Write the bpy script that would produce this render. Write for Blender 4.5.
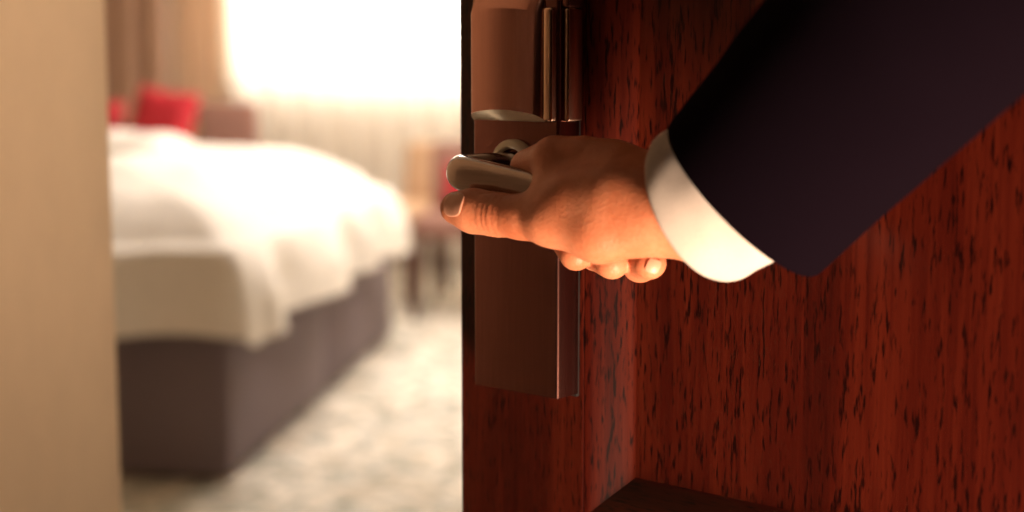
import bpy, bmesh, math, random
import numpy as np
from mathutils import Vector, Matrix, noise as mnoise

for o in list(bpy.data.objects):
    bpy.data.objects.remove(o)
sc = bpy.context.scene
col = sc.collection
R = math.radians

# ------------------------------------------------------------------ camera
FPX = 1553.0
PITCH = math.atan((256 - 55) / FPX)
CAM = Vector((0, 0, 1.10))
cd = bpy.data.cameras.new('camera')
cd.sensor_width = 36.0
cd.lens = FPX / 1024 * 36.0
cd.clip_start = 0.02
cd.dof.use_dof = True
cd.dof.focus_distance = 0.88
cd.dof.aperture_fstop = 3.9
cam = bpy.data.objects.new('camera', cd)
cam.location = CAM
cam.rotation_euler = (R(90) - PITCH, 0, 0)
col.objects.link(cam)
sc.camera = cam
FWD = Vector((0, math.cos(PITCH), -math.sin(PITCH)))
UP = Vector((0, math.sin(PITCH), math.cos(PITCH)))
RT = Vector((1, 0, 0))


def P(px, py, z):
    """world point whose measured position and distance were taken from the photograph"""
    return CAM + RT * ((px - 512) / FPX * z) + UP * ((256 - py) / FPX * z) + FWD * z


# ------------------------------------------------------------------ light
vs = sc.view_settings
vs.view_transform = 'Standard'
vs.look = 'None'
vs.gamma = 1.0
vs.use_curve_mapping = False
vs.exposure = 0.0
w = bpy.data.worlds.new('sky')
sc.world = w
w.use_nodes = True
bgn = w.node_tree.nodes['Background']
bgn.inputs[0].default_value = (1.0, 0.95, 0.88, 1)
bgn.inputs[1].default_value = 3.0

R0 = Vector((0.656, 0.40, 0))       # door hinge: origin of the building's own axes
RA = R(-7)
RM = Matrix.Translation(R0) @ Matrix.Rotation(RA, 4, 'Z')


def area_light(name, loc, target, sx, sy, power, color, spread=180):
    l = bpy.data.lights.new(name, 'AREA')
    l.shape = 'RECTANGLE'
    l.size, l.size_y = sx, sy
    l.energy = power
    l.color = color
    l.spread = R(spread)
    o = bpy.data.objects.new(name, l)
    o.location = loc
    o.rotation_euler = (Vector(target) - Vector(loc)).to_track_quat('-Z', 'Y').to_euler()
    col.objects.link(o)
    return o


# daylight falling through the bedroom window, an added bedroom fill light, and an assumed low warm light at the viewer's right
area_light('window_daylight', RM @ Vector((-1.1, 7.95, 1.75)), RM @ Vector((-1.1, 3.0, 0.9)), 4.1, 1.7, 310, (1.0, 0.945, 0.90))
area_light('bedroom_fill_light', RM @ Vector((-1.2, 4.7, 2.42)), RM @ Vector((-1.2, 4.7, 0)), 1.2, 1.2, 95, (1.0, 0.89, 0.82))  # unseen fill, added to brighten the bed and window wall
area_light('assumed_low_light', (0.45, 0.06, 0.30), (0.30, 0.80, 1.0), 0.30, 0.50, 10, (1.0, 0.70, 0.48), 70)  # unseen source, assumed low at right to light the hand and door
area_light('corridor_fill_light', (-0.8, -0.6, 2.38), (-0.8, -0.6, 0), 0.4, 0.4, 0.8, (1.0, 0.74, 0.5))  # weak unseen overhead fill, added in the corridor


# ------------------------------------------------------------------ materials
def new_mat(name):
    m = bpy.data.materials.new(name)
    m.use_nodes = True
    nt = m.node_tree
    return m, nt, nt.nodes['Principled BSDF']


def N(nt, kind, **kw):
    n = nt.nodes.new(kind)
    for k, v in kw.items():
        if k.startswith('i_'):
            n.inputs[k[2:].replace('_', ' ')].default_value = v
        else:
            setattr(n, k, v)
    return n


def ramp(nt, src, stops):
    r = nt.nodes.new('ShaderNodeValToRGB')
    e = r.color_ramp.elements
    while len(e) > 1:
        e.remove(e[-1])
    e[0].position, e[0].color = stops[0][0], (*stops[0][1], 1)
    for p, c in stops[1:]:
        x = e.new(p)
        x.color = (*c, 1)
    nt.links.new(src, r.inputs[0])
    return r.outputs[0]


def coords(nt, scale=(1, 1, 1), rot=(0, 0, 0)):
    tc = nt.nodes.new('ShaderNodeTexCoord')
    mp = nt.nodes.new('ShaderNodeMapping')
    mp.inputs['Scale'].default_value = scale
    mp.inputs['Rotation'].default_value = rot
    nt.links.new(tc.outputs['Object'], mp.inputs[0])
    return mp.outputs[0]


def noise_tex(nt, vec, scale, detail=3, rough=0.5, dist=0.0):
    n = N(nt, 'ShaderNodeTexNoise')
    n.inputs['Scale'].default_value = scale
    n.inputs['Detail'].default_value = detail
    n.inputs['Roughness'].default_value = rough
    n.inputs['Distortion'].default_value = dist
    nt.links.new(vec, n.inputs['Vector'])
    return n.outputs['Fac']


def bump(nt, b, src, strength, dist=0.001):
    n = N(nt, 'ShaderNodeBump')
    n.inputs['Strength'].default_value = strength
    n.inputs['Distance'].default_value = dist
    nt.links.new(src, n.inputs['Height'])
    nt.links.new(n.outputs[0], b.inputs['Normal'])


def mixc(nt, fac, a, b_, mode='MIX'):
    m = N(nt, 'ShaderNodeMix', data_type='RGBA', blend_type=mode)
    for s, v in ((0, fac), (6, a), (7, b_)):
        if hasattr(v, 'is_output'):
            nt.links.new(v, m.inputs[s])
        elif s == 0:
            m.inputs[0].default_value = v
        else:
            m.inputs[s].default_value = (*v, 1)
    return m.outputs[2]


def plain(name, c, rough=0.6, metal=0.0, var=0.12, scale=30, bmp=0.0, spec=0.5):
    m, nt, b = new_mat(name)
    v = coords(nt)
    f = noise_tex(nt, v, scale, 4)
    c2 = tuple(x * (1 - var) for x in c)
    c3 = tuple(min(1, x * (1 + var)) for x in c)
    nt.links.new(ramp(nt, f, [(0.3, c2), (0.7, c3)]), b.inputs['Base Color'])
    b.inputs['Roughness'].default_value = rough
    b.inputs['Metallic'].default_value = metal
    b.inputs['Specular IOR Level'].default_value = spec
    if bmp:
        bump(nt, b, f, bmp)
    return m


def wood(name, axis, dark, mid, light, rough=0.33):
    """polished mahogany: long figure, fine grain and short dark pores along one axis"""
    m, nt, b = new_mat(name)

    def sc3(a, l):
        s = [a, a, a]
        s[axis] = l
        return tuple(s)
    fig = noise_tex(nt, coords(nt, sc3(38, 2.2)), 1.0, 4, 0.6, 0.6)
    fine = noise_tex(nt, coords(nt, sc3(330, 9)), 1.0, 3, 0.6)
    pore = noise_tex(nt, coords(nt, sc3(560, 80)), 1.0, 2, 0.5)
    patch = noise_tex(nt, coords(nt, sc3(26, 9)), 1.0, 2, 0.5)
    mm = N(nt, 'ShaderNodeMath', operation='MULTIPLY_ADD')
    nt.links.new(fine, mm.inputs[0])
    mm.inputs[1].default_value = 0.45
    nt.links.new(fig, mm.inputs[2])
    base = ramp(nt, mm.outputs[0], [(0.36, dark), (0.66, mid), (1.0, light)])
    # pores come in loose patches
    ad = N(nt, 'ShaderNodeMath', operation='MULTIPLY_ADD')
    nt.links.new(patch, ad.inputs[0])
    ad.inputs[1].default_value = 0.22
    nt.links.new(pore, ad.inputs[2])
    pm = ramp(nt, ad.outputs[0], [(0.645, (0, 0, 0)), (0.775, (1, 1, 1))])
    out = mixc(nt, pm, base, tuple(x * 0.55 for x in dark))
    nt.links.new(out, b.inputs['Base Color'])
    b.inputs['Roughness'].default_value = rough
    b.inputs['Specular IOR Level'].default_value = 0.22
    b.inputs['Coat Weight'].default_value = 0.10
    b.inputs['Coat Roughness'].default_value = 0.22
    bump(nt, b, fine, 0.10, 0.0006)
    return m


def brushed(name, c, rough=0.3, aniso=0.0, axis=2):
    m, nt, b = new_mat(name)
    s = [900, 900, 900]
    s[axis] = 25
    f = noise_tex(nt, coords(nt, tuple(s)), 1.0, 2)
    nt.links.new(ramp(nt, f, [(0.3, tuple(x * 0.93 for x in c)), (0.7, tuple(min(1, x * 1.05) for x in c))]), b.inputs['Base Color'])
    b.inputs['Metallic'].default_value = 1.0
    b.inputs['Roughness'].default_value = rough
    return m


WD, WM, WL = (0.0125, 0.0011, 0.0007), (0.037, 0.0033, 0.0014), (0.076, 0.0094, 0.0036)
M = {}
M['wood_v'] = wood('mahogany upright grain', 2, WD, WM, WL)
M['wood_h'] = wood('mahogany level grain', 0, WD, WM, WL)
M['metal'] = brushed('satin bronze nickel', (0.225, 0.100, 0.084), 0.26)  # lock body: same metal as the cover, shade put into a darker colour
M['metal_lit'] = brushed('lit satin bronze nickel', (0.44, 0.225, 0.185), 0.26)  # reader cover: the body's metal with its lit tone in the colour
M['metal_glint'] = brushed('bronze edge highlight', (0.60, 0.42, 0.31), 0.22)  # highlights on the lock's upright edges, put into a brighter colour
M['metal_lever'] = brushed('satin steel lever', (0.34, 0.27, 0.24), 0.18, axis=0)
M['lit_edge'] = plain('pale painted glint', (0.78, 0.74, 0.60), 0.35, 0.0, 0.04)  # light caught by cover lip and rose, put into a pale colour
M['shade_plate'] = plain('black painted shade', (0.012, 0.010, 0.010), 0.6)  # near-black colour for the thin shadow under the lock
M['hall_wall'] = plain('beige painted plaster', (0.76, 0.58, 0.40), 0.8, 0, 0.03, 18, 0.05)
M['room_wall'] = plain('cream painted plaster', (0.74, 0.64, 0.50), 0.85, 0, 0.03, 14, 0.05)
M['ceiling'] = plain('white ceiling paint', (0.80, 0.76, 0.68), 0.9, 0, 0.02)
M['white_paint'] = plain('white gloss paint', (0.80, 0.77, 0.70), 0.4, 0, 0.02)
M['corr_wall'] = plain('brown corridor paper', (0.30, 0.20, 0.13), 0.8, 0, 0.06, 20)
M['linen'] = plain('white cotton bedding', (0.73, 0.67, 0.59), 0.85, 0, 0.04, 40, 0.1)
M['skirt'] = plain('mauve grey box spring fabric', (0.150, 0.112, 0.118), 0.9, 0, 0.12, 90, 0.2)
M['red'] = plain('red cushion fabric', (0.42, 0.010, 0.018), 0.8, 0, 0.12, 60, 0.2)
M['brown_fabric'] = plain('brown chair fabric', (0.30, 0.15, 0.11), 0.85, 0, 0.1, 60, 0.2)
M['tan_fabric'] = plain('tan chair fabric', (0.62, 0.40, 0.24), 0.85, 0, 0.1, 60, 0.2)
M['dark_wood'] = plain('dark stained legs', (0.10, 0.045, 0.03), 0.45, 0, 0.2, 40)
M['drape'] = plain('brown drape fabric', (0.43, 0.26, 0.17), 0.9, 0, 0.08, 60, 0.2)
M['nail'] = plain('fingernail', (0.62, 0.30, 0.20), 0.42, 0, 0.05, 200)
M['nail_tip'] = plain('nail rim', (0.75, 0.52, 0.40), 0.35, 0, 0.05, 200)


def sheer_mat(name, ca, cb, ct, ft, fc):
    m, nt, b = new_mat(name)
    v = coords(nt, (1, 1, 0.1))
    f = noise_tex(nt, v, 300, 2)
    nt.links.new(ramp(nt, f, [(0.2, ca), (0.8, cb)]), b.inputs['Base Color'])
    b.inputs['Roughness'].default_value = 0.9
    tl = N(nt, 'ShaderNodeBsdfTranslucent')
    tl.inputs[0].default_value = (*ct, 1)
    tr = N(nt, 'ShaderNodeBsdfTransparent')
    m1 = N(nt, 'ShaderNodeMixShader')
    m1.inputs[0].default_value = ft
    nt.links.new(b.outputs[0], m1.inputs[1])
    nt.links.new(tl.outputs[0], m1.inputs[2])
    m2 = N(nt, 'ShaderNodeMixShader')
    m2.inputs[0].default_value = fc
    nt.links.new(m1.outputs[0], m2.inputs[1])
    nt.links.new(tr.outputs[0], m2.inputs[2])
    nt.links.new(m2.outputs[0], nt.nodes['Material Output'].inputs[0])
    return m


def glass_mat():
    m, nt, b = new_mat('window glass')
    g = N(nt, 'ShaderNodeBsdfGlossy')
    g.inputs['Roughness'].default_value = 0.02
    t = N(nt, 'ShaderNodeBsdfTransparent')
    x = N(nt, 'ShaderNodeMixShader')
    x.inputs[0].default_value = 0.06
    nt.links.new(t.outputs[0], x.inputs[1])
    nt.links.new(g.outputs[0], x.inputs[2])
    nt.links.new(x.outputs[0], nt.nodes['Material Output'].inputs[0])
    return m


def carpet_mat():
    m, nt, b = new_mat('patterned carpet')
    v = coords(nt)
    big = noise_tex(nt, v, 5.5, 3, 0.6, 1.5)
    med = noise_tex(nt, v, 14, 3, 0.6, 0.8)
    c = ramp(nt, big, [(0.40, (0.74, 0.65, 0.54)), (0.50, (0.66, 0.60, 0.51)), (0.56, (0.34, 0.35, 0.31)), (0.62, (0.70, 0.62, 0.52))])
    c2 = ramp(nt, med, [(0.42, (0.45, 0.43, 0.36)), (0.52, (1, 1, 1))])
    nt.links.new(mixc(nt, 0.7, c, c2, 'MULTIPLY'), b.inputs['Base Color'])
    b.inputs['Roughness'].default_value = 0.95
    b.inputs['Specular IOR Level'].default_value = 0.1
    bump(nt, b, noise_tex(nt, v, 260, 2), 0.4, 0.004)
    return m


def skin_mat():
    m, nt, b = new_mat('warm skin')
    v = coords(nt)
    a = noise_tex(nt, v, 38, 3, 0.6)
    f = noise_tex(nt, v, 420, 3, 0.6)
    c = ramp(nt, a, [(0.30, (0.50, 0.148, 0.066)), (0.55, (0.60, 0.208, 0.104)), (0.75, (0.66, 0.255, 0.140))])
    c = mixc(nt, 0.10, c, ramp(nt, f, [(0.3, (0.30, 0.10, 0.05)), (0.7, (0.70, 0.36, 0.22))]))
    nt.links.new(c, b.inputs['Base Color'])
    b.inputs['Roughness'].default_value = 0.46
    b.inputs['Specular IOR Level'].default_value = 0.35
    b.inputs['Subsurface Weight'].default_value = 0.18
    b.inputs['Subsurface Radius'].default_value = (1.0, 0.32, 0.16)
    b.inputs['Subsurface Scale'].default_value = 0.004
    vor = N(nt, 'ShaderNodeTexVoronoi')
    vor.inputs['Scale'].default_value = 650
    nt.links.new(v, vor.inputs['Vector'])
    mm = N(nt, 'ShaderNodeMath', operation='MULTIPLY_ADD')
    nt.links.new(vor.outputs['Distance'], mm.inputs[0])
    mm.inputs[1].default_value = 0.35
    nt.links.new(f, mm.inputs[2])
    bump(nt, b, mm.outputs[0], 0.45, 0.0006)
    return m


def cloth_mat(name, c, rough, weave, bs, spec=0.12):
    m, nt, b = new_mat(name)
    v = coords(nt)
    f = noise_tex(nt, v, weave, 2)
    g = noise_tex(nt, v, 25, 3)
    cc = mixc(nt, 0.5, ramp(nt, f, [(0.3, tuple(x * 0.88 for x in c)), (0.7, tuple(x * 1.08 for x in c))]),
              ramp(nt, g, [(0.3, tuple(x * 0.95 for x in c)), (0.7, tuple(x * 1.04 for x in c))]))
    nt.links.new(cc, b.inputs['Base Color'])
    b.inputs['Roughness'].default_value = rough
    b.inputs['Specular IOR Level'].default_value = spec
    b.inputs['Sheen Weight'].default_value = 0.0
    bump(nt, b, f, bs, 0.0006)
    return m


M['sheer'] = sheer_mat('white sheer voile', (0.90, 0.86, 0.80), (0.95, 0.91, 0.86), (0.95, 0.89, 0.80), 0.5, 0.2)
M['tan_drape'] = sheer_mat('pale tan lined fabric', (0.70, 0.52, 0.37), (0.76, 0.58, 0.42), (0.80, 0.60, 0.42), 0.35, 0.04)
M['glass'] = glass_mat()
M['carpet'] = carpet_mat()
M['skin'] = skin_mat()
M['suit'] = cloth_mat('dark navy suit wool', (0.0036, 0.0017, 0.0036), 0.95, 1500, 0.35, 0.02)
M['shirt'] = cloth_mat('white shirt cotton', (0.52, 0.46, 0.42), 0.8, 1200, 0.15)


# ------------------------------------------------------------------ mesh helpers
def obj(name, bm, mat, parent=None, smooth=False, mw=None):
    me = bpy.data.meshes.new(name)
    bmesh.ops.recalc_face_normals(bm, faces=bm.faces)
    bm.to_mesh(me)
    bm.free()
    if smooth:
        me.polygons.foreach_set('use_smooth', [True] * len(me.polygons))
    if mat is not None:
        me.materials.append(mat)
    o = bpy.data.objects.new(name, me)
    col.objects.link(o)
    if parent:
        o.parent = parent
    elif mw is not None:
        o.matrix_world = mw
    return o


def smooth_by_angle(o, deg=40):
    me = o.data
    me.polygons.foreach_set('use_smooth', [True] * len(me.polygons))
    bm = bmesh.new()
    bm.from_mesh(me)
    for e in bm.edges:
        if len(e.link_faces) == 2 and e.calc_face_angle(0) > R(deg):
            e.smooth = False
    bm.to_mesh(me)
    bm.free()
    return o


def empty(name, mw, label=None, cat=None, group=None, kind=None):
    o = bpy.data.objects.new(name, None)
    o.empty_display_size = 0.1
    col.objects.link(o)
    o.matrix_world = mw
    return tag(o, label, cat, group, kind)


def tag(o, label=None, cat=None, group=None, kind=None):
    for k, v in (('label', label), ('category', cat), ('group', group), ('kind', kind)):
        if v:
            o[k] = v
    return o


def box_bm(x0, x1, y0, y1, z0, z1, bev=0.0, seg=3, bm=None):
    bm2 = bmesh.new()
    bmesh.ops.create_cube(bm2, size=1)
    bmesh.ops.scale(bm2, vec=(x1 - x0, y1 - y0, z1 - z0), verts=bm2.verts)
    bmesh.ops.translate(bm2, vec=((x0 + x1) / 2, (y0 + y1) / 2, (z0 + z1) / 2), verts=bm2.verts)
    if bev:
        bmesh.ops.bevel(bm2, geom=list(bm2.edges), offset=bev, segments=seg, profile=0.5, affect='EDGES')
    if bm is None:
        return bm2
    me = bpy.data.meshes.new('tmp')
    bm2.to_mesh(me)
    bm2.free()
    bm.from_mesh(me)
    bpy.data.meshes.remove(me)
    return bm


def loft(rings, cap=True, closed=True):
    bm = bmesh.new()
    vr = [[bm.verts.new(p) for p in r] for r in rings]
    n = len(rings[0])
    for a, b in zip(vr[:-1], vr[1:]):
        for i in range(n if closed else n - 1):
            j = (i + 1) % n
            bm.faces.new((a[i], a[j], b[j], b[i]))
    if cap and closed:
        bm.faces.new(vr[0])
        bm.faces.new(vr[-1])
    return bm


def struct(name, bm, mat, label, mw=RM):
    return tag(obj(name, bm, mat, mw=mw), label, None, None, 'structure')


# ------------------------------------------------------------------ the building (own axes: X along the door wall, Y into the room)
CH = 2.5
struct('floor', box_bm(-4.4, 1.3, -2.4, 7.7, -0.1, 0.0), M['carpet'], 'beige carpet with grey green mottled pattern')
struct('ceiling', box_bm(-4.4, 1.3, -2.4, 7.7, CH, CH + 0.1), M['ceiling'], 'plain white ceiling')
# short entry passage: plaster pier whose end edge shows at the left
bm = box_bm(-4.3, -1.194, 0.12, 1.023, 0, CH)
struct('wall_left', bm, M['hall_wall'], 'beige plaster wall beside the doorway, out of focus at left')
# front wall with the doorway
struct('wall_front', box_bm(-4.3, -0.94, 0.0, 0.12, 0, CH), M['corr_wall'], 'corridor wall left of the doorway')
struct('wall_front', box_bm(0.04, 1.2, 0.0, 0.12, 0, CH), M['corr_wall'], 'corridor wall right of the doorway')
struct('wall_front', box_bm(-0.94, 0.04, 0.0, 0.12, 2.12, CH), M['corr_wall'], 'corridor wall above the doorway')
struct('trim_1', box_bm(-0.94, -0.905, -0.01, 0.12, 0, 2.12, 0.003), M['wood_v'], 'door jamb on the latch side')
struct('trim_2', box_bm(0.018, 0.04, -0.01, 0.12, 0, 2.12, 0.003), M['wood_v'], 'door jamb on the hinge side')
struct('trim_3', box_bm(-0.905, 0.018, -0.01, 0.12, 2.075, 2.12, 0.003), M['wood_v'], 'door head jamb')
struct('wall_right', box_bm(1.2, 1.3, -2.4, 7.7, 0, CH), M['room_wall'], 'cream wall at the right of the room')
struct('wall_side', box_bm(-4.4, -4.3, -2.4, 7.7, 0, CH), M['room_wall'], 'cream wall behind the bed side')
struct('wall_corridor', box_bm(-4.3, 1.2, -2.4, -2.3, 0, CH), M['corr_wall'], 'corridor wall opposite the door')
# back wall with window opening
WX0, WX1, WZ0, WZ1, WY = -3.07, 0.95, 0.97, 2.40, 7.5
struct('wall_back', box_bm(-4.3, WX0, WY, WY + 0.2, 0, CH), M['room_wall'], 'cream window wall beside the brown drape')
struct('wall_back', box_bm(WX1, 1.2, WY, WY + 0.2, 0, CH), M['room_wall'], 'cream window wall at the right')
struct('wall_back', box_bm(WX0, WX1, WY, WY + 0.2, 0, WZ0), M['room_wall'], 'cream wall under the bright window')
struct('wall_back', box_bm(WX0, WX1, WY, WY + 0.2, WZ1, CH), M['room_wall'], 'cream wall over the bright window')
struct('baseboard_back', box_bm(-4.3, 1.2, WY - 0.018, WY, 0, 0.09, 0.004), M['white_paint'], 'white baseboard under the window')
struct('baseboard_left', box_bm(-1.194, -1.18, 0.12, 1.037, 0, 0.09, 0.004), M['white_paint'], 'white baseboard of the entry wall')

win = empty('window_1', RM @ Matrix.Translation((0, WY + 0.08, 0)), 'wide overexposed window behind sheer curtains', None, None, 'structure')
xs = np.linspace(WX0, WX1, 4)
fr = bmesh.new()
for z0, z1 in ((WZ0, WZ0 + 0.06), (WZ1 - 0.06, WZ1)):
    box_bm(WX0, WX1, -0.03, 0.03, z0, z1, bm=fr)
for x in (WX0 + 0.03, xs[1], xs[2], WX1 - 0.03):
    box_bm(x - 0.03, x + 0.03, -0.028, 0.028, WZ0 + 0.06, WZ1 - 0.06, bm=fr)
obj('window_frame', fr, M['white_paint'], win)
for a, b_ in zip(xs[:-1], xs[1:]):
    obj('pane', box_bm(a + 0.03, b_ - 0.03, -0.004, 0.004, WZ0 + 0.06, WZ1 - 0.06), M['glass'], win)
obj('window_sill', box_bm(WX0 - 0.02, WX1 + 0.02, -0.12, 0.0, WZ0 - 0.035, WZ0, 0.006), M['white_paint'], win)


# ------------------------------------------------------------------ curtains
def curtain(name, x0, x1, y, z0, z1, mat, label, amp=0.045, pitch=0.13, seed=0, group=None):
    rnd = random.Random(seed)
    n = max(8, int((x1 - x0) / pitch * 10))
    ph = rnd.random() * 6
    bm = bmesh.new()
    rows = []
    for zi in range(13):
        f = zi / 12
        z = z1 + (z0 - z1) * f
        row = []
        for i in range(n + 1):
            s = i / n
            x = x0 + (x1 - x0) * s
            a = amp * (0.7 + 0.3 * f)
            q = 2 * math.pi * (x - x0) / pitch + ph + 0.9 * math.sin(3.1 * x + ph) + 0.25 * math.sin(5 * f + x * 4)
            row.append(bm.verts.new((x + 0.012 * math.sin(q * 2), a * math.sin(q) + 0.01 * math.sin(4 * f + 2 * x), z)))
        rows.append(row)
    for a, b_ in zip(rows[:-1], rows[1:]):
        for i in range(n):
            bm.faces.new((a[i], a[i + 1], b_[i + 1], b_[i]))
    root = empty(name, RM @ Matrix.Translation((0, y, 0)), label, 'curtain', group)
    o = obj('curtain_fabric', bm, mat, root, True)
    md = o.modifiers.new('thickness', 'SOLIDIFY')
    md.thickness = 0.003
    hd = loft([[(x, 0.05 * math.cos(t) * 0.3, z1 + 0.01 + 0.015 * math.sin(t)) for t in np.linspace(0, 2 * math.pi, 9)[:-1]] for x in (x0 - 0.02, x1 + 0.02)])
    obj('curtain_track', hd, M['white_paint'], root)
    return root


curtain('sheer_curtain', -3.02, 1.1, 7.36, 0.02, 2.44, M['sheer'], 'white sheer curtain glowing in front of the window', 0.018, 0.16, 2)
curtain('drape', -4.2, -3.32, 7.20, 0.02, 2.44, M['drape'], 'brown heavy drape hanging at the left end of the window', 0.05, 0.15, 4)
curtain('light_drape', -3.30, -3.05, 7.24, 0.02, 2.44, M['tan_drape'], 'pale tan drape between brown drape and white sheer curtain', 0.04, 0.13, 5)

# ------------------------------------------------------------------ bed
BX0, BX1, BY0, BY1 = -3.40, -1.80, 3.31, 5.42
bed = empty('bed', RM @ Matrix.Translation((BX0, BY0, 0)), 'double bed with mauve grey fabric base under white duvet', 'bed')
BW, BL = BX1 - BX0, BY1 - BY0
for k, (a, b_) in enumerate(((0, BL * 0.5), (BL * 0.5 + 0.004, BL))):
    base = obj('box_spring', box_bm(0, BW, a, b_, 0.012, 0.40, 0.02), M['skirt'], bed)
    smooth_by_angle(base)
    for x in (0.10, BW - 0.10):
        f = bmesh.new()
        bmesh.ops.create_cone(f, cap_ends=True, segments=14, radius1=0.02, radius2=0.026, depth=0.02)
        bmesh.ops.translate(f, vec=(x, a + (0.1 if k == 0 else BL * 0.5 + 0.1 + BL * 0.5 - 0.2), 0.010), verts=f.verts)
        obj('foot', f, M['dark_wood'], base)
smooth_by_angle(obj('mattress', box_bm(0.01, BW - 0.01, 0.01, BL - 0.01, 0.40, 0.60, 0.05, 4), M['linen'], bed))


def duvet():
    nx, ny = 110, 130
    dr = 0.245
    bm = bmesh.new()
    g = []
    for j in range(ny + 1):
        row = []
        for i in range(nx + 1):
            a = -dr + (BW + 2 * dr) * i / nx
            b_ = -dr + (BL + dr - 0.25) * j / ny
            cx, cy = min(max(a, 0), BW), min(max(b_, 0), BL)
            dx, dy = a - cx, b_ - cy
            s = math.hypot(dx, dy)
            lim = max(abs(dx), abs(dy))
            top = 0.618
            inx = min(cx, BW - cx)
            iny = min(cy, BL - cy)
            q = min(1, max(0, (cx - 0.62) / 0.35))
            puff = (0.035 + 0.135 * q * q * (3 - 2 * q)) * (1 - math.exp(-min(inx, iny) / 0.16))
            wr = mnoise.noise(Vector((a * 3.2, b_ * 3.2, 0.3))) * 0.035 + mnoise.noise(Vector((a * 8, b_ * 7, 2.3))) * 0.014
            if s < 1e-6:
                row.append(bm.verts.new((cx, cy, top + puff + wr)))
                continue
            ux, uy = dx / s, dy / s
            out = 0.05 * (1 - math.exp(-s / 0.05)) + 0.02
            edge = (cy if abs(dx) > abs(dy) else cx)
            fold = 0.034 * math.sin(edge * 11 + 1.2 * math.sin(edge * 5)) * min(1, s / 0.15)
            out += fold + 0.10 * s
            drop = lim - 0.02 + 0.010 * math.sin(edge * 7 + 1)
            row.append(bm.verts.new((cx + ux * max(0.02, out), cy + uy * max(0.02, out), top - max(0, drop) + wr * 0.5)))
        g.append(row)
    for j in range(ny):
        for i in range(nx):
            bm.faces.new((g[j][i], g[j][i + 1], g[j + 1][i + 1], g[j + 1][i]))
    return bm


du = obj('duvet', duvet(), M['linen'], None, True, RM @ Matrix.Translation((BX0, BY0, 0)))
tag(du, 'white puffy duvet hanging over the bed edges', 'duvet')


def cushion(name, px, py, z, wd, ht, th, mat, tilt, yaw, label, cat='pillow', roll=0):
    n = 22
    bm = bmesh.new()
    fs = []
    for sgn in (1, -1):
        g = []
        for j in range(n + 1):
            r_ = []
            for i in range(n + 1):
                u, v = i / n * 2 - 1, j / n * 2 - 1
                k = max(0, (1 - u ** 4) * (1 - v ** 4)) ** 0.5
                pin = 1 - 0.07 * (1 - abs(u) ** 2) * abs(v) ** 3
                pin2 = 1 - 0.07 * (1 - abs(v) ** 2) * abs(u) ** 3
                r_.append(bm.verts.new((u * wd / 2 * pin2, sgn * (th / 2 * k) + 0.01 * mnoise.noise(Vector((u * 2, v * 2, sgn))) * k, v * ht / 2 * pin)))
            g.append(r_)
        for j in range(n):
            for i in range(n):
                bm.faces.new((g[j][i], g[j][i + 1], g[j + 1][i + 1], g[j + 1][i]))
    bmesh.ops.remove_doubles(bm, verts=bm.verts, dist=0.0005)
    c = P(px, py, z)
    mw = Matrix.Translation(c) @ Matrix.Rotation(yaw, 4, 'Z') @ Matrix.Rotation(tilt, 4, 'X') @ Matrix.Rotation(roll, 4, 'Y')
    return tag(obj(name, bm, mat, None, True, mw), label, cat)


cushion('pillow', 122, 152, 5.20, 0.44, 0.34, 0.13, M['linen'], R(-88), R(-8), 'white pillow lying flat on the duvet in front of the red cushions')
cushion('red_cushion', 162, 126, 5.70, 0.26, 0.28, 0.11, M['red'], R(-14), R(-20), 'bright red cushion on the bed between the white pillow and the window', 'cushion', R(8))
cushion('red_cushion', 98, 132, 5.80, 0.20, 0.24, 0.10, M['red'], R(-14), R(6), 'red cushion on the bed half hidden by the beige wall', 'cushion')


# ------------------------------------------------------------------ chairs by the window
def chair(px, d, yaw, mat, label, seat_h=0.45, back_h=0.86, w=0.46, arms=False):
    base = P(px, 55, 1.0) - CAM
    x = (px - 512) / FPX * d
    root = empty('upholstered_chair', Matrix.Translation((x, d, 0)) @ Matrix.Rotation(yaw, 4, 'Z'), label, 'chair', 'chairs near the window')
    h = w / 2
    smooth_by_angle(obj('seat', box_bm(-h, h, -0.23, 0.23, seat_h - 0.10, seat_h, 0.03), mat, root))
    bk = box_bm(-h, h, 0.17, 0.25, seat_h - 0.02, back_h, 0.03)
    for v in bk.verts:
        v.co.y += (v.co.z - seat_h) * 0.16
    smooth_by_angle(obj('backrest', bk, mat, root))
    for sx in (-1, 1):
        for sy in (-1, 1):
            rings = []
            for z, r_ in ((0.0, 0.013), (seat_h - 0.09, 0.02)):
                k = 1 - z / seat_h
                cx, cy = sx * (h - 0.04 + 0.03 * k), sy * (0.18 + 0.04 * k)
                rings.append([(cx + r_ * sgx, cy + r_ * sgy, z) for sgx, sgy in ((-1, -1), (1, -1), (1, 1), (-1, 1))])
            obj('leg', loft(rings), M['dark_wood'], root)
        if arms:
            smooth_by_angle(obj('armrest', box_bm(sx * h - 0.035, sx * h + 0.035, -0.22, 0.20, seat_h - 0.1, seat_h + 0.20, 0.025), mat, root))
    return root


chair(240, 6.9, R(180), M['brown_fabric'], 'brown upholstered chair behind the bed, only its back in view', 0.44, 0.90, 0.25)
chair(408, 7.0, R(-20), M['tan_fabric'], 'tan upholstered chair between the bed and the door edge', 0.44, 0.70, 0.22)
chair(468, 6.6, R(-8), M['brown_fabric'], 'brown chair mostly behind the open door', 0.44, 0.72, 0.40)
cushion('red_cushion', 466, 185, 6.62, 0.20, 0.19, 0.09, M['red'], R(-14), R(-10), 'small red cushion on the chair at the door edge', 'cushion')

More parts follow.
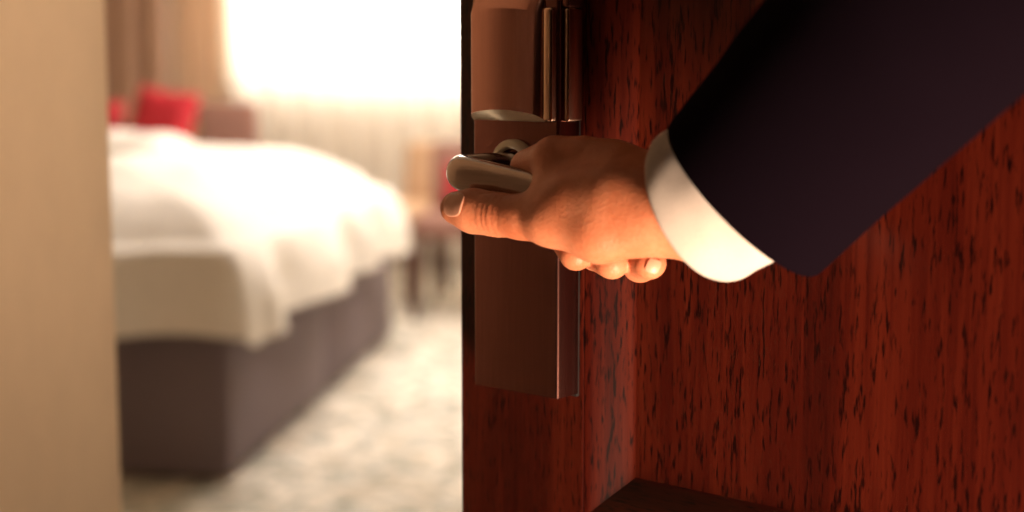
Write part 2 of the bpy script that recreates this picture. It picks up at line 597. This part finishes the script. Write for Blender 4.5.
# ------------------------------------------------------------------ the door (own axes: x from latch edge to hinge, y into the door, z up)
TH = R(40)
DW, DH, DT = 0.905, 2.06, 0.045
D0 = Vector((-0.0328, 0.98, 0.0))
DM = Matrix.Translation(D0) @ Matrix.Rotation(-TH, 4, 'Z')
door = empty('door_1', DM, 'dark red mahogany panelled door standing ajar', None, None, 'structure')
ST = 0.099            # stile width
MO = 0.027            # moulding width
RZ0, RZ1 = 0.70, 0.8205  # lock rail


def dpart(name, x0, x1, z0, z1, mat):
    return obj(name, box_bm(x0, x1, 0, DT, z0, z1, 0.0012, 2), mat, door)


dpart('stile', 0, ST, 0.008, DH, M['wood_v'])
dpart('stile', DW - ST, DW, 0.008, DH, M['wood_v'])
dpart('rail', ST, DW - ST, 0.008, 0.20, M['wood_h'])
dpart('rail', ST, DW - ST, RZ0, RZ1, M['wood_h'])
dpart('rail', ST, DW - ST, DH - 0.12, DH, M['wood_h'])
for z0, z1 in ((0.20, RZ0), (RZ1, DH - 0.12)):
    obj('panel', box_bm(ST, DW - ST, 0.0171, 0.033, z0, z1), M['wood_v'], door)
    # moulding profile: (distance from frame, depth); beads first, then a long cove down to the panel
    prof = [(0, 0.004), (0.0, 0.0010), (0.0006, 0.0003), (0.0018, 0.0006), (0.0050, 0.0024), (0.0100, 0.0058),
            (0.0150, 0.0094), (0.0200, 0.0130), (0.0245, 0.0161), (0.0260, 0.0169), (MO, 0.0172)]
    x0, x1 = ST, DW - ST
    cs = [(x0, z0, 1, 1), (x0, z1, 1, -1), (x1, z1, -1, -1), (x1, z0, -1, 1)]
    for k in range(4):
        a, b_ = cs[k], cs[(k + 1) % 4]
        r1 = [(a[0] + a[2] * s, d, a[1] + a[3] * s) for s, d in prof]
        r2 = [(b_[0] + b_[2] * s, d, b_[1] + b_[3] * s) for s, d in prof]
        smooth_by_angle(obj('moulding', loft([r1, r2], closed=False), M['wood_v'] if k % 2 == 0 else M['wood_h'], door), 50)

# lock: everything is fixed to the door
LX0, LX1 = 0.0303, 0.0966
LZ0, LZ1 = 0.898, 1.142
LP = 0.022
lk = box_bm(LX0, LX1, -LP, -0.001, LZ0, LZ1)
bmesh.ops.bevel(lk, geom=[e for e in lk.edges if abs(e.verts[0].co.z - e.verts[1].co.z) > 0.1], offset=0.0022, segments=4, profile=0.5, affect='EDGES')
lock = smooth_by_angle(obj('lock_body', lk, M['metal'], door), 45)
tag(lock, 'tall satin bronze electronic lock case')
obj('shade_plate', box_bm(LX0 + 0.001, LX1 - 0.001, -0.003, 0.0, LZ0 - 0.002, LZ1 + 0.002), M['shade_plate'], lock)  # dark plate standing in for the shadow below the lock case


def lockcover():
    """convex reader cover with a slanted cut at its lower and upper end"""
    c0, c1 = LX0 + 0.0005, LX1 - 0.010
    hw, mid = (c1 - c0) / 2, (c0 + c1) / 2
    z0, z1 = 1.0615, 1.1262
    n = 36
    rings = [[], [], [], []]
    rad = 0.0045
    for i in range(n + 1):
        s = -math.cos(math.pi * i / n)
        x = mid + hw * s
        e = hw * (1 - abs(s))
        edge = rad - math.sqrt(max(0, rad ** 2 - max(0, rad - e) ** 2)) if e < rad else 0
        prot = max(0.0002, 0.0042 + 0.0045 * (1 - s * s) - edge * 0.9)
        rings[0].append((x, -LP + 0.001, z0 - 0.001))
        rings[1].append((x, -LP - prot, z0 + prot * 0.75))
        rings[2].append((x, -LP - prot, z1 - 0.002 + 0.003 * (1 - s * s)))
        rings[3].append((x, -LP + 0.001, z1 + 0.012))
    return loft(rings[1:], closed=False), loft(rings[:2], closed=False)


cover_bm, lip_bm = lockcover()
cv = obj('reader_cover', cover_bm, M['metal_lit'], lock)
tag(smooth_by_angle(obj('cover_lip_glint', lip_bm, M['lit_edge'], lock), 30), 'crescent lip under the reader cover, painted pale for its reflection')
smooth_by_angle(cv, 30)
tag(cv, 'convex card reader cover with slanted lower edge')
# edge highlights shaped as two bright upright beads; small cap above
sb = bmesh.new()
box_bm(LX1 - 0.0088, LX1 - 0.0020, -LP - 0.0045, -0.002, 1.0615, 1.1272, 0.0018, 3, bm=sb)
smooth_by_angle(obj('cover_edge_glint', sb, M['metal_glint'], lock), 45)
smooth_by_angle(obj('side_glint', box_bm(LX1 - 0.0010, LX1 + 0.0042, -LP + 0.0035, -0.004, 1.0615, 1.1272, 0.0016, 3), M['metal_glint'], lock), 45)
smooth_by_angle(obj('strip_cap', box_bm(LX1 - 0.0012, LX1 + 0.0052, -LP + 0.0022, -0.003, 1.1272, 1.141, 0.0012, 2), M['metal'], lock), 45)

# rose and lever
HX, HZ = 0.0635, 1.0345
rp = [(0.0160, -LP), (0.0160, -LP - 0.0035), (0.0145, -LP - 0.0055), (0.0118, -LP - 0.0060), (0.0105, -LP - 0.003)]
rings = [[(HX + r_ * math.cos(t), y, HZ + r_ * math.sin(t)) for t in np.linspace(0, 2 * math.pi, 41)[:-1]] for r_, y in rp]
rose = smooth_by_angle(obj('rose', loft(rings, cap=False), M['lit_edge'], lock), 50)
tag(rose, 'round rose behind the lever, painted pale as if lit')

TILT = R(-7.5)
OUT = 0.0765


def lever():
    path = []
    br = 0.0105
    for y in np.linspace(0.018, OUT - br, 6):
        path.append((0, y, 0, 1))
    for a in np.linspace(0, math.pi / 2, 9)[1:]:
        path.append((br * (1 - math.cos(a)), OUT - br + br * math.sin(a), math.sin(a), math.cos(a)))
    for x in np.linspace(br, 0.122, 16)[1:]:
        path.append((x, OUT, 1, 0))
    rings = []
    L = len(path)
    n = 28
    for k, (x, y, tx, ty) in enumerate(path):
        f = max(0, (k - 5) / 9.0) if k < 14 else 1.0
        f = min(1, f)
        va = 0.0092 + 0.0012 * f            # half height
        vb = 0.0080 + 0.0010 * f            # half thickness
        if k < 3:
            va = vb = 0.0085
        if k >= L - 3:
            e = (k - (L - 4)) / 3.0
            va *= math.sqrt(max(0.02, 1 - e * e))
            vb *= math.sqrt(max(0.02, 1 - e * e))
        nx, ny = -ty, tx                     # across the path, horizontally
        ring = []
        for t in np.linspace(0, 2 * math.pi, n + 1)[:-1]:
            h, v = vb * math.cos(t), va * math.sin(t)
            X, Y, Z = x + nx * h, y + ny * h, v
            ct, st = math.cos(TILT), math.sin(TILT)
            ring.append((HX + X * ct - Z * st, -Y, HZ + X * st + Z * ct))
        rings.append(ring)
    return loft(rings)


lv = obj('lever', lever(), M['metal_lever'], lock)
smooth_by_angle(lv, 50)
tag(lv, 'rounded satin steel lever handle')

# ------------------------------------------------------------------ the person: hand, cuff and sleeve
person = empty('person', Matrix.Translation(P(700, 205, 0.785)), 'person in dark navy suit jacket reaching out to press the door lever', 'person')
PINV = person.matrix_world.inverted()
PO = np.array(person.matrix_world.translation)


def A(px, py, z):
    return np.array(P(px, py, z))


def cone(p, a, b, r1, r2):
    ab = b - a
    t = np.clip(((p - a) @ ab) / (ab @ ab), 0, 1)
    return np.linalg.norm(p - a - t[..., None] * ab, axis=-1) - (r1 + (r2 - r1) * t)


def smin(a, b, k):
    h = np.clip(0.5 + 0.5 * (b - a) / k, 0, 1)
    return b + (a - b) * h - k * h * (1 - h)


def ball(p, c, r, ax=None, s=None):
    return np.linalg.norm(p - c, axis=-1) - r


def chain(p, pts, k=0.004):
    d = None
    for (a, ra), (b, rb) in zip(pts[:-1], pts[1:]):
        c = cone(p, a, b, ra, rb)
        d = c if d is None else smin(d, c, k)
    return d


WR = (A(706, 210, 0.793), 0.0225)
FO = (A(795, 146, 0.745), 0.027)
IDX = [(A(614, 171, 0.824), 0.0142), (A(584, 161, 0.832), 0.0132), (A(555, 160, 0.840), 0.0130), (A(529, 168, 0.866), 0.0104), (A(545, 200, 0.885), 0.0082)]
MID = [(A(622, 184, 0.842), 0.0135), (A(566, 190, 0.868), 0.0110), (A(563, 232, 0.866), 0.0098), (A(576, 254, 0.846), 0.0092)]
RNG = [(A(636, 196, 0.852), 0.0130), (A(588, 218, 0.872), 0.0105), (A(596, 252, 0.862), 0.0098), (A(612, 262, 0.838), 0.0094)]
LIT = [(A(654, 208, 0.848), 0.0125), (A(622, 240, 0.858), 0.0100), (A(640, 264, 0.846), 0.0094), (A(650, 263, 0.826), 0.0088)]
THB = [(A(457, 208, 0.8600), 0.0094), (A(474, 211, 0.8535), 0.0113), (A(497, 214.5, 0.8455), 0.0113), (A(522, 217, 0.835), 0.0112), (A(552, 221, 0.820), 0.0130),
       (A(600, 231, 0.804), 0.0160), (A(650, 222, 0.797), 0.0180)]


def sdf(p):
    # palm
    palm = cone(p, WR[0], IDX[0][0], 0.0215, 0.0150)
    for f in (MID, RNG, LIT):
        palm = smin(palm, cone(p, WR[0], f[0][0], 0.0205, f[0][1] + 0.0005), 0.012)
    palm = smin(palm, cone(p, WR[0], FO[0], WR[1], FO[1]), 0.015)
    th = chain(p, THB, 0.006)
    palm = smin(palm, th, 0.011)
    # web and the muscle between thumb and index
    palm = smin(palm, cone(p, A(552, 194, 0.826), A(612, 196, 0.806), 0.0100, 0.0165), 0.012)
    palm = smin(palm, cone(p, A(577, 204, 0.814), A(650, 203, 0.801), 0.0152, 0.0195), 0.012)
    fi = chain(p, IDX, 0.0016)
    fi = smin(fi, ball(p, A(557, 176, 0.8335), 0.0118), 0.006)
    d = smin(palm, fi, 0.0090)
    dm = chain(p, MID, 0.0035)
    dr = chain(p, RNG, 0.0035)
    dl = chain(p, LIT, 0.0035)
    fl = smin(smin(dm, dr, 0.0012), dl, 0.0012)
    d = smin(d, fl, 0.0022)
    # fold where the index finger bends, and wrinkles over its knuckle
    d = d + 0.0026 * np.exp(-(cone(p, A(538, 152, 0.849), A(538, 186, 0.843), 0.0, 0.0) / 0.0030) ** 2)
    # creases at the thumb joint
    ax = THB[3][0] - THB[1][0]
    ax = ax / np.linalg.norm(ax)
    s = (p - THB[2][0]) @ ax
    near = np.clip(1 - np.abs(th) / 0.004, 0, 1)
    for c, a in ((-0.0060, 0.0003), (-0.0024, 0.0008), (0.0006, 0.0009), (0.0042, 0.0006), (0.0081, 0.0003)):
        d = d + near * a * np.exp(-((s - c) / 0.0009) ** 2)
    return d


def surface_nets(f, lo, hi, h):
    ns = np.ceil((hi - lo) / h).astype(int) + 1
    gx, gy, gz = (lo[k] + h * np.arange(ns[k]) for k in range(3))
    V = np.empty(ns)
    for i in range(0, ns[0], 24):
        g = np.stack(np.meshgrid(gx[i:i + 24], gy, gz, indexing='ij'), -1)
        V[i:i + 24] = f(g)
    S = V < 0
    c = [S[i:ns[0] - 1 + i, j:ns[1] - 1 + j, k:ns[2] - 1 + k] for i in (0, 1) for j in (0, 1) for k in (0, 1)]
    cnt = sum(x.astype(int) for x in c)
    act = (cnt > 0) & (cnt < 8)
    idx = -np.ones(act.shape, int)
    ijk = np.argwhere(act)
    idx[act] = np.arange(len(ijk))
    acc = np.zeros((len(ijk), 3))
    num = np.zeros(len(ijk))
    corners = [np.array(q) for q in [(i, j, k) for i in (0, 1) for j in (0, 1) for k in (0, 1)]]
    for a in corners:
        for ax in range(3):
            if a[ax] == 1:
                continue
            b = a.copy()
            b[ax] = 1
            va = V[tuple((ijk + a).T)]
            vb = V[tuple((ijk + b).T)]
            m = (va < 0) != (vb < 0)
            t = np.where(m, va / np.where(va == vb, 1, va - vb), 0)
            pt = a[None, :] + t[:, None] * (b - a)[None, :]
            acc[m] += pt[m]
            num[m] += 1
    vert = lo + h * (ijk + acc / num[:, None])
    quads = []
    for ax in range(3):
        u, v = (ax + 1) % 3, (ax + 2) % 3
        sl0 = [slice(None)] * 3
        sl1 = [slice(None)] * 3
        sl0[ax] = slice(0, -1)
        sl1[ax] = slice(1, None)
        A0, A1 = S[tuple(sl0)], S[tuple(sl1)]
        e = np.argwhere(A0 != A1)
        ok = (e[:, u] > 0) & (e[:, v] > 0) & (e[:, u] < ns[u] - 1) & (e[:, v] < ns[v] - 1)
        e = e[ok]
        flip = A0[tuple(e.T)]
        du = np.zeros(3, int); du[u] = 1
        dv = np.zeros(3, int); dv[v] = 1
        q = np.stack([idx[tuple((e - du - dv).T)], idx[tuple((e - dv).T)], idx[tuple(e.T)], idx[tuple((e - du).T)]], 1)
        q[~flip] = q[~flip][:, ::-1]
        quads.append(q)
    return vert, np.concatenate(quads)


allp = np.array([a for ch in (IDX, MID, RNG, LIT, THB, [WR, FO]) for a, r_ in ch])
HV, HQ = surface_nets(sdf, allp.min(0) - 0.036, allp.max(0) + 0.036, 0.0011)
# relax a little, keeping the surface
nb = [[] for _ in range(len(HV))]
ea = np.concatenate([HQ[:, [0, 1]], HQ[:, [1, 2]], HQ[:, [2, 3]], HQ[:, [3, 0]]])
for _ in range(2):
    acc = np.zeros_like(HV)
    n_ = np.zeros(len(HV))
    np.add.at(acc, ea[:, 0], HV[ea[:, 1]])
    np.add.at(acc, ea[:, 1], HV[ea[:, 0]])
    np.add.at(n_, ea[:, 0], 1)
    np.add.at(n_, ea[:, 1], 1)
    HV = HV * 0.65 + 0.35 * acc / n_[:, None]
me = bpy.data.meshes.new('hand')
me.from_pydata((HV - PO).tolist(), [], HQ.tolist())
me.polygons.foreach_set('use_smooth', [True] * len(me.polygons))
me.materials.append(M['skin'])
hand = bpy.data.objects.new('hand', me)
col.objects.link(hand)
hand.parent = person
tag(hand, 'bare right hand closed around the lever, thumb stretched out')


def nail(center, along, outward, ln, wd, lift=0.0004, taper=0.12):
    """curved nail laid on the finger surface, thick and standing a little proud"""
    along = along / np.linalg.norm(along)
    outward = outward - along * (outward @ along)
    outward = outward / np.linalg.norm(outward)
    side = np.cross(along, outward)
    n, m = 14, 14
    top = []
    for i in range(n + 1):
        for j in range(m + 1):
            a, b = i / n * 2 - 1, j / m * 2 - 1
            sq = math.sqrt(max(0, 1 - 0.55 * abs(a) ** 3.0))
            top.append(center + along * (a * ln / 2 * (1 - 0.10 * b * b)) + side * (b * wd / 2 * sq) + outward * 0.016)
    top = np.array(top)
    for _ in range(60):
        top = top - outward * (sdf(top) * 0.7)[:, None]
    pts = top + outward * lift
    bm = bmesh.new()
    vv = [bm.verts.new(q - PO) for q in pts]
    for i in range(n):
        for j in range(m):
            a = i * (m + 1) + j
            bm.faces.new((vv[a], vv[a + 1], vv[a + m + 2], vv[a + m + 1]))
    o = obj('fingernail', bm, M['nail'], None, True)
    o.parent = hand
    md = o.modifiers.new('thickness', 'SOLIDIFY')
    md.thickness = 0.0007
    md.offset = -0.5
    return o


tdir = THB[0][0] - THB[1][0]
nail(A(465, 209, 0.858), tdir, np.array(-FWD * 0.97 - RT * 0.10 + UP * 0.12), 0.0150, 0.0140)
ldir = LIT[3][0] - LIT[2][0]
nail(A(653, 258, 0.826), A(658, 248, 0.820) - A(648, 268, 0.826), np.array(-FWD * 0.9 + RT * 0.2 + UP * 0.25), 0.0075, 0.0075, 0.0003)


def tube(name, mat, rings_def, n=72, folds=None, thick=0.002, sub=1):
    """rings_def: (centre, axis, e1, r1, r2)"""
    rings = []
    for k, (c, a, e1, r1, r2) in enumerate(rings_def):
        c, a, e1 = np.array(c), np.array(a), np.array(e1)
        a = a / np.linalg.norm(a)
        e1 = e1 - a * (e1 @ a)
        e1 /= np.linalg.norm(e1)
        e2 = np.cross(a, e1)
        rg = []
        for t in np.linspace(0, 2 * math.pi, n + 1)[:-1]:
            s = 1 + (folds(k / (len(rings_def) - 1), t) if folds else 0)
            rg.append(c + e1 * (r1 * s * math.cos(t)) + e2 * (r2 * s * math.sin(t)) - PO)
        rings.append(rg)
    o = obj(name, loft(rings, cap=False), mat, None, True)
    o.parent = person
    md = o.modifiers.new('thickness', 'SOLIDIFY')
    md.thickness = thick
    md.offset = -1
    md = o.modifiers.new('round', 'SUBSURF')
    md.levels = md.render_levels = sub
    return o


def camvec(x, y, z):
    """direction: x right, y down in the picture, z away from the viewer"""
    return np.array(RT * x - UP * y + FWD * z)


# shirt cuff
c0 = A(699, 206, 0.784)
ca = camvec(0.885 * 0.74, -0.467 * 0.74, -0.67)
ce = camvec(0.467, 0.885, 0.0)
c1 = A(778, 164, 0.756)
sa = c1 - A(744, 199, 0.778)
sa = sa / np.linalg.norm(sa)
defs = []
for k in range(15):
    f = k / 14
    g = f * f * (3 - 2 * f)
    dd = np.linalg.norm(c1 - c0)
    h00, h10, h01, h11 = 2 * f ** 3 - 3 * f ** 2 + 1, f ** 3 - 2 * f ** 2 + f, -2 * f ** 3 + 3 * f ** 2, f ** 3 - f ** 2
    cc = c0 * h00 + ca * (dd * h10) + c1 * h01 + sa * (dd * h11)
    defs.append((cc, ca * (1 - g) + sa * g, ce, 0.0415 - 0.002 * f + (0.0006 if 0 < k < 3 else 0), 0.0385 - 0.0055 * g))


def cuff_fold(f, t):
    return 0.015 * math.sin(3 * t + 4 * f) * f + 0.016 * math.sin(6 * t + 8 * f + 1) * (0.2 + f) + 0.014 * mnoise.noise(Vector((t * 3, f * 6, 1.0)))


tag(tube('shirt_cuff', M['shirt'], defs, folds=cuff_fold, thick=0.0024), 'white shirt cuff showing below the jacket sleeve')

# jacket sleeve: forearm up to the elbow, then the upper arm out of the picture
cl = [(A(744, 199, 0.778), 0.0530), (A(797, 142, 0.742), 0.0535), (A(850, 85, 0.705), 0.0545), (A(905, 25, 0.670), 0.0565), (A(965, -40, 0.635), 0.059),
      (A(1030, -112, 0.595), 0.061)]
el = A(1085, -172, 0.560)
sh = np.array((0.42, 0.30, 1.40))
pts = [c for c, _ in cl] + [el, el * 0.72 + sh * 0.28 + np.array((0.0, -0.004, 0.0)), el * 0.4 + sh * 0.6, sh]
rad = [r_ for _, r_ in cl] + [0.064, 0.068, 0.074, 0.082]
# resample
den, dr_ = [], []
for k in range(len(pts) - 1):
    p0, p1, p2, p3 = pts[max(0, k - 1)], pts[k], pts[k + 1], pts[min(len(pts) - 1, k + 2)]
    for s in np.linspace(0, 1, 9)[:-1]:
        den.append(0.5 * (2 * p1 + (p2 - p0) * s + (2 * p0 - 5 * p1 + 4 * p2 - p3) * s ** 2 + (-p0 + 3 * p1 - 3 * p2 + p3) * s ** 3))
        dr_.append(rad[k] * (1 - s) + rad[k + 1] * s)
den.append(pts[-1])
dr_.append(rad[-1])
defs = []
rim_a = camvec(0.70 * 0.9, -0.71 * 0.9, -0.46)
rim_a /= np.linalg.norm(rim_a)
for k in range(len(den)):
    a = den[min(k + 1, len(den) - 1)] - den[max(0, k - 1)]
    a = a / np.linalg.norm(a)
    m = max(0, 1 - k / 14)
    a = a * (1 - m) + rim_a * m
    defs.append((den[k], a, camvec(0.75, 0.66, 0.0), dr_[k], dr_[k] * 0.82))


def sleeve_fold(f, t):
    g = min(1, f * 2.5)
    return g * (0.014 * math.sin(2 * t + 13 * f) + 0.016 * mnoise.noise(Vector((math.cos(t) * 1.6, math.sin(t) * 1.6, f * 14))) + 0.010 * math.sin(40 * f + 2 * math.sin(t)) * (0.5 + 0.5 * math.cos(t - 2)))


tag(tube('jacket_sleeve', M['suit'], defs, n=80, folds=sleeve_fold, thick=0.004), 'dark navy jacket sleeve')
